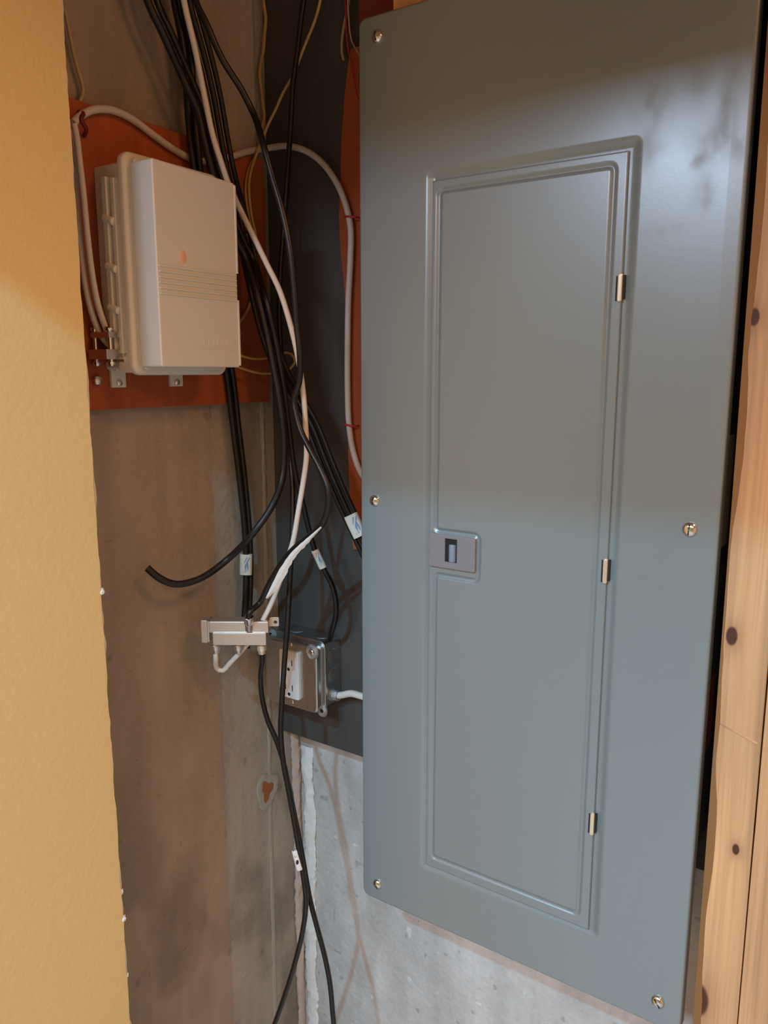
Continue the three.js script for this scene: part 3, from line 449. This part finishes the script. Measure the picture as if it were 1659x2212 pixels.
// long black cable in front, kinked, taped, ending on the splitter
{
  const P = [[-0.145, 1.9887, 0.0893], [-0.1375, 1.9677, 0.0832], [-0.13, 1.9349, 0.0681], [-0.1225, 1.9083, 0.0476], [-0.115, 1.8838, 0.0369], [-0.0894, 1.8478, 0.052], [-0.0792, 1.8129, 0.0499], [-0.0688, 1.7798, 0.0477], [-0.0606, 1.7409, 0.0456], [-0.057, 1.697, 0.0434], [-0.0559, 1.6573, 0.0413], [-0.0539, 1.622, 0.0391], [-0.0577, 1.5939, 0.037], [-0.0658, 1.5745, 0.037], [-0.0637, 1.5599, 0.0374], [-0.0563, 1.5391, 0.0378], [-0.0435, 1.5197, 0.0383], [-0.0288, 1.4985, 0.0387], [-0.0169, 1.4758, 0.0391], [-0.0163, 1.4547, 0.0395], [-0.027, 1.4317, 0.0399], [-0.0482, 1.4146, 0.0403], [-0.0724, 1.395, 0.0407], [-0.0923, 1.3725, 0.0412], [-0.1108, 1.3455, 0.0416], [-0.1234, 1.3241, 0.042]];
  const end = spAt(0.0138, 0.0145, 0.0125), c = cable('coax_cable', 'long glossy black cable looping right, taped white, ending on the splitter', [toCeiling(P[0], -0.06, 0.0), ...P, spAt(0.0158, 0.029, 0.0195), end], 0.0037, M.black);
  part('connector', nut(spAt(0.0150, 0.0240, 0.0170), spAt(0.0130, 0.004, 0.0075), 0.95, 0.018), M.chrome, c);
  // paper flag folded along the cable
  const F = [[-0.0231, 1.4323, 0.044], [-0.0439, 1.4144, 0.0456], [-0.064, 1.3962, 0.0472], [-0.0789, 1.376, 0.0488], [-0.0913, 1.3552, 0.0504], [-0.1023, 1.3377, 0.052]], W = [0.0018, 0.0042, 0.0062, 0.0078, 0.0072, 0.0022], g = new THREE.BufferGeometry(), pos = [], uv = [], idx = [];
  const cv = new THREE.CatmullRomCurve3(V(F)), n = 60;
  for (let i = 0; i <= n; i++) { const u = i / n, p = cv.getPoint(u), tn = cv.getTangent(u), side = tn.clone().cross(new THREE.Vector3(0.56, 0.15, 0.8)).normalize(), k = u * (W.length - 1), w0 = mix(W[Math.floor(k)], W[Math.min(W.length - 1, Math.floor(k) + 1)], k % 1) * (0.9 + 0.3 * (fbm(u * 30, 1, 2, 801) - 0.5)); for (const [f, dz] of [[-0.35, 0.0032], [0.3, 0.0044], [1.0, 0.0026], [1.0, 0.0020], [0.3, 0.0038], [-0.35, 0.0026]]) { pos.push(p.x - side.x * w0 * f + 0.56 * dz, p.y - side.y * w0 * f, p.z - side.z * w0 * f + 0.83 * dz); uv.push(f, u); } }
  for (let i = 0; i < n; i++) for (let j = 0; j < 6; j++) { const a = i * 6 + j, b = i * 6 + (j + 1) % 6; idx.push(a, b, b + 6, a, b + 6, a + 6); }
  idx.push(0, 5, 4, 0, 4, 1, 1, 4, 3, 1, 3, 2); const e = n * 6; idx.push(e, e + 1, e + 4, e, e + 4, e + 5, e + 1, e + 2, e + 3, e + 1, e + 3, e + 4);
  g.setAttribute('position', new THREE.Float32BufferAttribute(pos, 3)); g.setAttribute('uv', new THREE.Float32BufferAttribute(uv, 2)); g.setIndex(idx); const g2 = g.toNonIndexed(); g2.computeVertexNormals();
  part('paper_flag', g2, M.paper, c, 'torn white paper label folded along the cable');
}
// white coax
{
  const P = [[-0.15, 1.9858, 0.1008], [-0.1488, 1.9651, 0.0961], [-0.1477, 1.9422, 0.0901], [-0.1465, 1.9013, 0.081], [-0.1453, 1.8614, 0.0714], [-0.1442, 1.837, 0.062], [-0.143, 1.8152, 0.0528], [-0.1416, 1.7873, 0.035], [-0.1255, 1.7591, 0.0333], [-0.1069, 1.7264, 0.0317], [-0.0898, 1.6959, 0.03], [-0.0758, 1.656, 0.0283], [-0.0665, 1.6172, 0.0267], [-0.0619, 1.5806, 0.025], [-0.0607, 1.5434, 0.0233], [-0.0615, 1.5082, 0.0217], [-0.0685, 1.4774, 0.02], [-0.0765, 1.4433, 0.02], [-0.0841, 1.4042, 0.0225], [-0.0946, 1.3734, 0.025], [-0.1061, 1.3441, 0.0275], [-0.1185, 1.3165, 0.03], [-0.1309, 1.2918, 0.036], [-0.1434, 1.2712, 0.0404], [-0.1575, 1.2537, 0.0448], [-0.171, 1.2385, 0.0492], [-0.1812, 1.2271, 0.0536], [-0.1857, 1.2307, 0.058]];
  const c = cable('white_coax', 'white coax hanging from above and looping under into the splitter', [toCeiling(P[0], -0.03, 0.05), ...P, spAt(-0.0318, -0.036, -0.0008), spAt(-0.0315, -0.024, -0.001), spAt(-0.0315, -0.0165, -0.001)], 0.0032, M.whiteCable);
  part('connector', nut(spAt(-0.0315, -0.0185, -0.001), spAt(-0.0315, -0.06, -0.001), 1, 0.011), M.steel, c);
}
part('terminator', nut(spAt(-0.0030, -0.0185, -0.001), spAt(-0.0030, -0.06, -0.001), 1, 0.011), M.steel, scene.getObjectByName('coax_splitter'));
// straight thin black line crossing all the others
{
  const P = [[-0.1259, 2.0387, -0.065], [-0.1295, 2.0193, -0.0644], [-0.1356, 1.9849, -0.0639], [-0.1434, 1.9476, -0.0633], [-0.147, 1.9087, -0.0628], [-0.1505, 1.8718, -0.0622], [-0.156, 1.8236, -0.0617], [-0.1614, 1.7798, -0.0611], [-0.1669, 1.735, -0.0606], [-0.1702, 1.6892, -0.06], [-0.1645, 1.6305, -0.055], [-0.1482, 1.5718, -0.0433], [-0.1328, 1.514, -0.0317], [-0.1197, 1.4569, -0.02], [-0.1135, 1.3995, -0.01], [-0.1099, 1.3451, 0.0005], [-0.1061, 1.2938, 0.011], [-0.1038, 1.2423, 0.0215], [-0.0998, 1.1976, 0.032], [-0.1015, 1.1606, 0.034], [-0.0989, 1.1204, 0.034], [-0.0914, 1.0844, 0.034], [-0.0832, 1.0453, 0.034], [-0.0758, 1.0057, 0.034], [-0.069, 0.9689, 0.034], [-0.0652, 0.934, 0.034], [-0.0726, 0.8864, 0.033], [-0.0874, 0.8313, 0.033], [-0.107, 0.7721, 0.033], [-0.1282, 0.7137, 0.033], [-0.159, 0.6327, 0.033]];
  const c = cable('coax_cable', 'straight black cable running top to bottom across the outlet box', [toCeiling(P[0], 0.03, 0.0), ...P, [-0.165, 0.42, 0.033]], 0.0035, M.black);
  const a = [-0.08, 1.0016, 0.0365], b = [-0.0714, 0.9747, 0.0365];
  const w = part('marker_sleeve', along(lathe([[0.0030, 0], [0.0043, 0.0004], [0.0045, 0.002], [0.0045, 0.024], [0.0043, 0.0258], [0.0030, 0.0262]], 18).scale(1, 1, 1), a, b), M.whitePlastic, c, 'white marker sleeve with dark dots');
  const m0 = new THREE.Vector3(...a).lerp(new THREE.Vector3(...b), 0.50); part('marker_dot', new THREE.SphereGeometry(0.0024, 12, 8).scale(0.8, 1.5, 0.8).translate(m0.x + 0.0020, m0.y, m0.z + 0.0030), M.dark, c);
  const m1 = new THREE.Vector3(...a).lerp(new THREE.Vector3(...b), 0.22); part('marker_dot', new THREE.SphereGeometry(0.0015, 10, 8).translate(m1.x + 0.0018, m1.y, m1.z + 0.0034), M.steel, c);
}
{
  const P = [[-0.1387, 1.2199, 0.028], [-0.1384, 1.1925, 0.0268], [-0.131, 1.1621, 0.0257], [-0.117, 1.1353, 0.0245], [-0.1071, 1.1068, 0.0233], [-0.0989, 1.0699, 0.0222], [-0.0922, 1.0356, 0.021], [-0.0845, 1.002, 0.021], [-0.0761, 0.9585, 0.021], [-0.0691, 0.9243, 0.021], [-0.0589, 0.8913, 0.021], [-0.0472, 0.8556, 0.021], [-0.0386, 0.8184, 0.021], [-0.0346, 0.7786, 0.021], [-0.0323, 0.7233, 0.021]];
  const c = cable('coax_cable', 'black cable leaving the splitter and curving down to the right', [spAt(0.0265, -0.0165, -0.001), spAt(0.0265, -0.026, -0.001), spAt(0.0266, -0.040, -0.003), ...P, [-0.085, 0.42, 0.03]], 0.0034, M.black);
  part('connector', nut(spAt(0.0265, -0.0185, -0.001), spAt(0.0265, -0.06, -0.001), 1, 0.012), M.brass, c, 'brass-coloured connector');
}
// white jacketed power cable over the utility box
{
  const P = [[-0.203, 1.8497, 0.2053], [-0.2034, 1.8578, 0.197], [-0.2038, 1.8681, 0.1808], [-0.2043, 1.8741, 0.1576], [-0.2047, 1.872, 0.1316], [-0.2051, 1.8628, 0.1033], [-0.2055, 1.8539, 0.074], [-0.2055, 1.8494, 0.0486], [-0.2055, 1.8521, 0.0208], [-0.2055, 1.8631, -0.0118], [-0.2055, 1.8762, -0.0431], [-0.2083, 1.8901, -0.085], [-0.1731, 1.8878, -0.0853], [-0.1431, 1.8779, -0.0856], [-0.1177, 1.8608, -0.0859], [-0.0959, 1.8353, -0.0861], [-0.0829, 1.8101, -0.0864], [-0.0749, 1.7806, -0.0867], [-0.0755, 1.7424, -0.087], [-0.079, 1.6982, -0.0873], [-0.0812, 1.6415, -0.0876], [-0.082, 1.5835, -0.0879], [-0.0805, 1.5393, -0.0881], [-0.0743, 1.5037, -0.0884], [-0.0636, 1.4784, -0.0887], [-0.0457, 1.4593, -0.089], [-0.0102, 1.4431, -0.086]];
  cable('power_cable', 'pale jacketed cable arching over the utility box and down beside the panel', P, 0.0040, M.nmCable);
  const st = [[[-0.0743, 1.7918, -0.086], 1], [[-0.0782, 1.5377, -0.086], 1]];
  for (const [p, k] of st) { const dx = 0.0095; solo('staple', tube([[p[0] - dx, p[1] + 0.001, -0.0965], [p[0] - dx * 0.8, p[1] + 0.001, -0.0845], [p[0], p[1], -0.0820], [p[0] + dx * 0.8, p[1] - 0.001, -0.0845], [p[0] + dx, p[1] - 0.001, -0.0945]], 0.0012, 6, 6), M.red, k && p[1] > 1.7 ? 'upper red staple over the pale cable beside the panel' : 'lower red staple over the pale cable beside the panel', 'staple'); }
  const q = [-0.2, 1.8541, 0.1991]; solo('staple', tube([[-0.21, q[1] + 0.010, q[2] - 0.006], [-0.1995, q[1] + 0.006, q[2] - 0.004], [-0.1985, q[1], q[2]], [-0.1995, q[1] - 0.008, q[2] - 0.006], [-0.209, q[1] - 0.012, q[2] - 0.010]], 0.0022, 6, 6), M.redDark, 'dark red staple holding cables by the yellow wall edge', 'staple');
}
for (const [P, label] of [[[[-0.193, 1.8457, 0.2115], [-0.1926, 1.8324, 0.2097], [-0.1923, 1.811, 0.2085], [-0.1919, 1.7806, 0.2069], [-0.1915, 1.7385, 0.2056], [-0.1911, 1.7002, 0.2029], [-0.1907, 1.6728, 0.1986], [-0.1904, 1.6516, 0.192], [-0.19, 1.6328, 0.1844]], 'pale cable nearest the box, running down into its zinc clamp'], [[[-0.2055, 1.8424, 0.2083], [-0.2044, 1.8241, 0.2064], [-0.2034, 1.7908, 0.2071], [-0.2023, 1.755, 0.2075], [-0.2012, 1.7188, 0.2068], [-0.2002, 1.6845, 0.2042], [-0.1991, 1.6591, 0.1986], [-0.1981, 1.6395, 0.1895], [-0.197, 1.6287, 0.1776]], 'pale cable along the yellow wall edge down to the zinc clamp']])
  cable('power_cable', label, P, 0.0033, M.nmCable);
// thin wires
const thin = (label, P, mat = M.yellowWire, r = 0.0014) => cable('thin_wire', label, P, r, mat, { category: 'wire' });
{ const P = [[-0.214, 1.9582, 0.1983], [-0.214, 1.9384, 0.1948], [-0.214, 1.9183, 0.1911], [-0.214, 1.9024, 0.1866], [-0.214, 1.8903, 0.1832], [-0.214, 1.88, 0.1856], [-0.214, 1.8714, 0.1917], [-0.214, 1.8647, 0.1976]]; thin('thin tan wire bending beside the top of the yellow wall', P, M.tanWire, 0.0021); }
{ const P = [[-0.213, 2.069, -0.0921], [-0.2131, 2.0488, -0.0957], [-0.2132, 2.0261, -0.0923], [-0.2133, 2.0091, -0.09], [-0.2134, 1.9941, -0.0852], [-0.2136, 1.9796, -0.0822], [-0.2137, 1.9612, -0.085], [-0.2138, 1.9452, -0.0871], [-0.2139, 1.9318, -0.0893], [-0.214, 1.915, -0.0843]]; thin('short wavy tan wire hanging at the board edge, top centre', [toCeiling(P[0], 0.0, 0.0), ...P], M.yellowWire, 0.0021); }
{ const P = [[-0.1041, 2.0352, -0.07], [-0.1128, 2.0149, -0.07], [-0.1246, 1.9973, -0.07], [-0.1365, 1.9793, -0.07], [-0.1488, 1.9609, -0.07], [-0.1642, 1.9454, -0.07], [-0.1777, 1.9274, -0.07], [-0.1898, 1.9132, -0.07], [-0.199, 1.8993, -0.07], [-0.2, 1.8794, -0.0592], [-0.2005, 1.8599, -0.0495], [-0.2009, 1.8394, -0.0433], [-0.2014, 1.8148, -0.0444], [-0.2018, 1.7932, -0.049], [-0.2023, 1.7798, -0.054], [-0.2027, 1.7567, -0.0518], [-0.2032, 1.725, -0.0509], [-0.2036, 1.7014, -0.0461], [-0.2041, 1.6834, -0.0363], [-0.2045, 1.6681, -0.0226], [-0.205, 1.6619, -0.012]]; thin('long yellow wire slanting from top right down to the utility box', [toCeiling(P[0], 0.08, 0.0), ...P], M.yellowWire, 0.0018); }
{ const P = [[-0.207, 1.8729, -0.0604], [-0.2067, 1.8636, -0.053], [-0.2065, 1.846, -0.0453], [-0.2063, 1.8261, -0.0424], [-0.206, 1.8071, -0.0455], [-0.2058, 1.7907, -0.0488], [-0.2055, 1.7785, -0.0429], [-0.2052, 1.7711, -0.0298], [-0.205, 1.7655, -0.017]]; thin('short yellow wire looping into the right side of the utility box', P, M.yellowWire, 0.0018); }
{ const P = [[-0.2, 1.6288, -0.0054], [-0.1967, 1.6228, -0.0267], [-0.1933, 1.6219, -0.0492], [-0.19, 1.6251, -0.0681], [-0.1781, 1.6299, -0.075], [-0.1637, 1.6273, -0.075], [-0.1584, 1.6189, -0.075], [-0.1658, 1.61, -0.075], [-0.1805, 1.6051, -0.075], [-0.19, 1.6027, -0.0582], [-0.19, 1.6046, -0.0318], [-0.19, 1.6098, -0.0067], [-0.19, 1.6148, 0.0094]]; thin('yellow wire loop below the right corner of the utility box', P, M.yellowWire, 0.0016); }
{ const P = [[-0.0769, 2.0359, -0.09], [-0.0811, 2.0219, -0.09], [-0.0854, 2.0069, -0.09], [-0.0876, 1.9957, -0.09], [-0.0885, 1.9842, -0.09], [-0.0858, 1.9725, -0.09]]; thin('short olive wire left of the panel top corner', [toCeiling(P[0], 0.01, 0.0), ...P], M.tanWire, 0.0018); }
{ const P = [[-0.0744, 1.9794, -0.084], [-0.0704, 1.9676, -0.084], [-0.0672, 1.9518, -0.084], [-0.064, 1.9335, -0.084], [-0.0593, 1.9225, -0.084], [-0.0493, 1.9105, -0.084]]; thin('thin red wire entering behind the panel top corner', [toCeiling(P[0], -0.01, 0.0), ...P], M.red, 0.0011); }
{ const P = [[-0.0672, 1.9903, -0.079], [-0.064, 1.9822, -0.079], [-0.06, 1.9759, -0.079], [-0.0547, 1.9679, -0.079], [-0.0455, 1.9586, -0.079]]; thin('bare grey wire end beside the panel top corner', [toCeiling(P[0], -0.012, 0.0), ...P], M.steel, 0.0012); }

scene.traverse((o) => { delete o.userDataOrigin; if (o.isLight) o.castShadow = true; });
renderer.render(scene, camera);
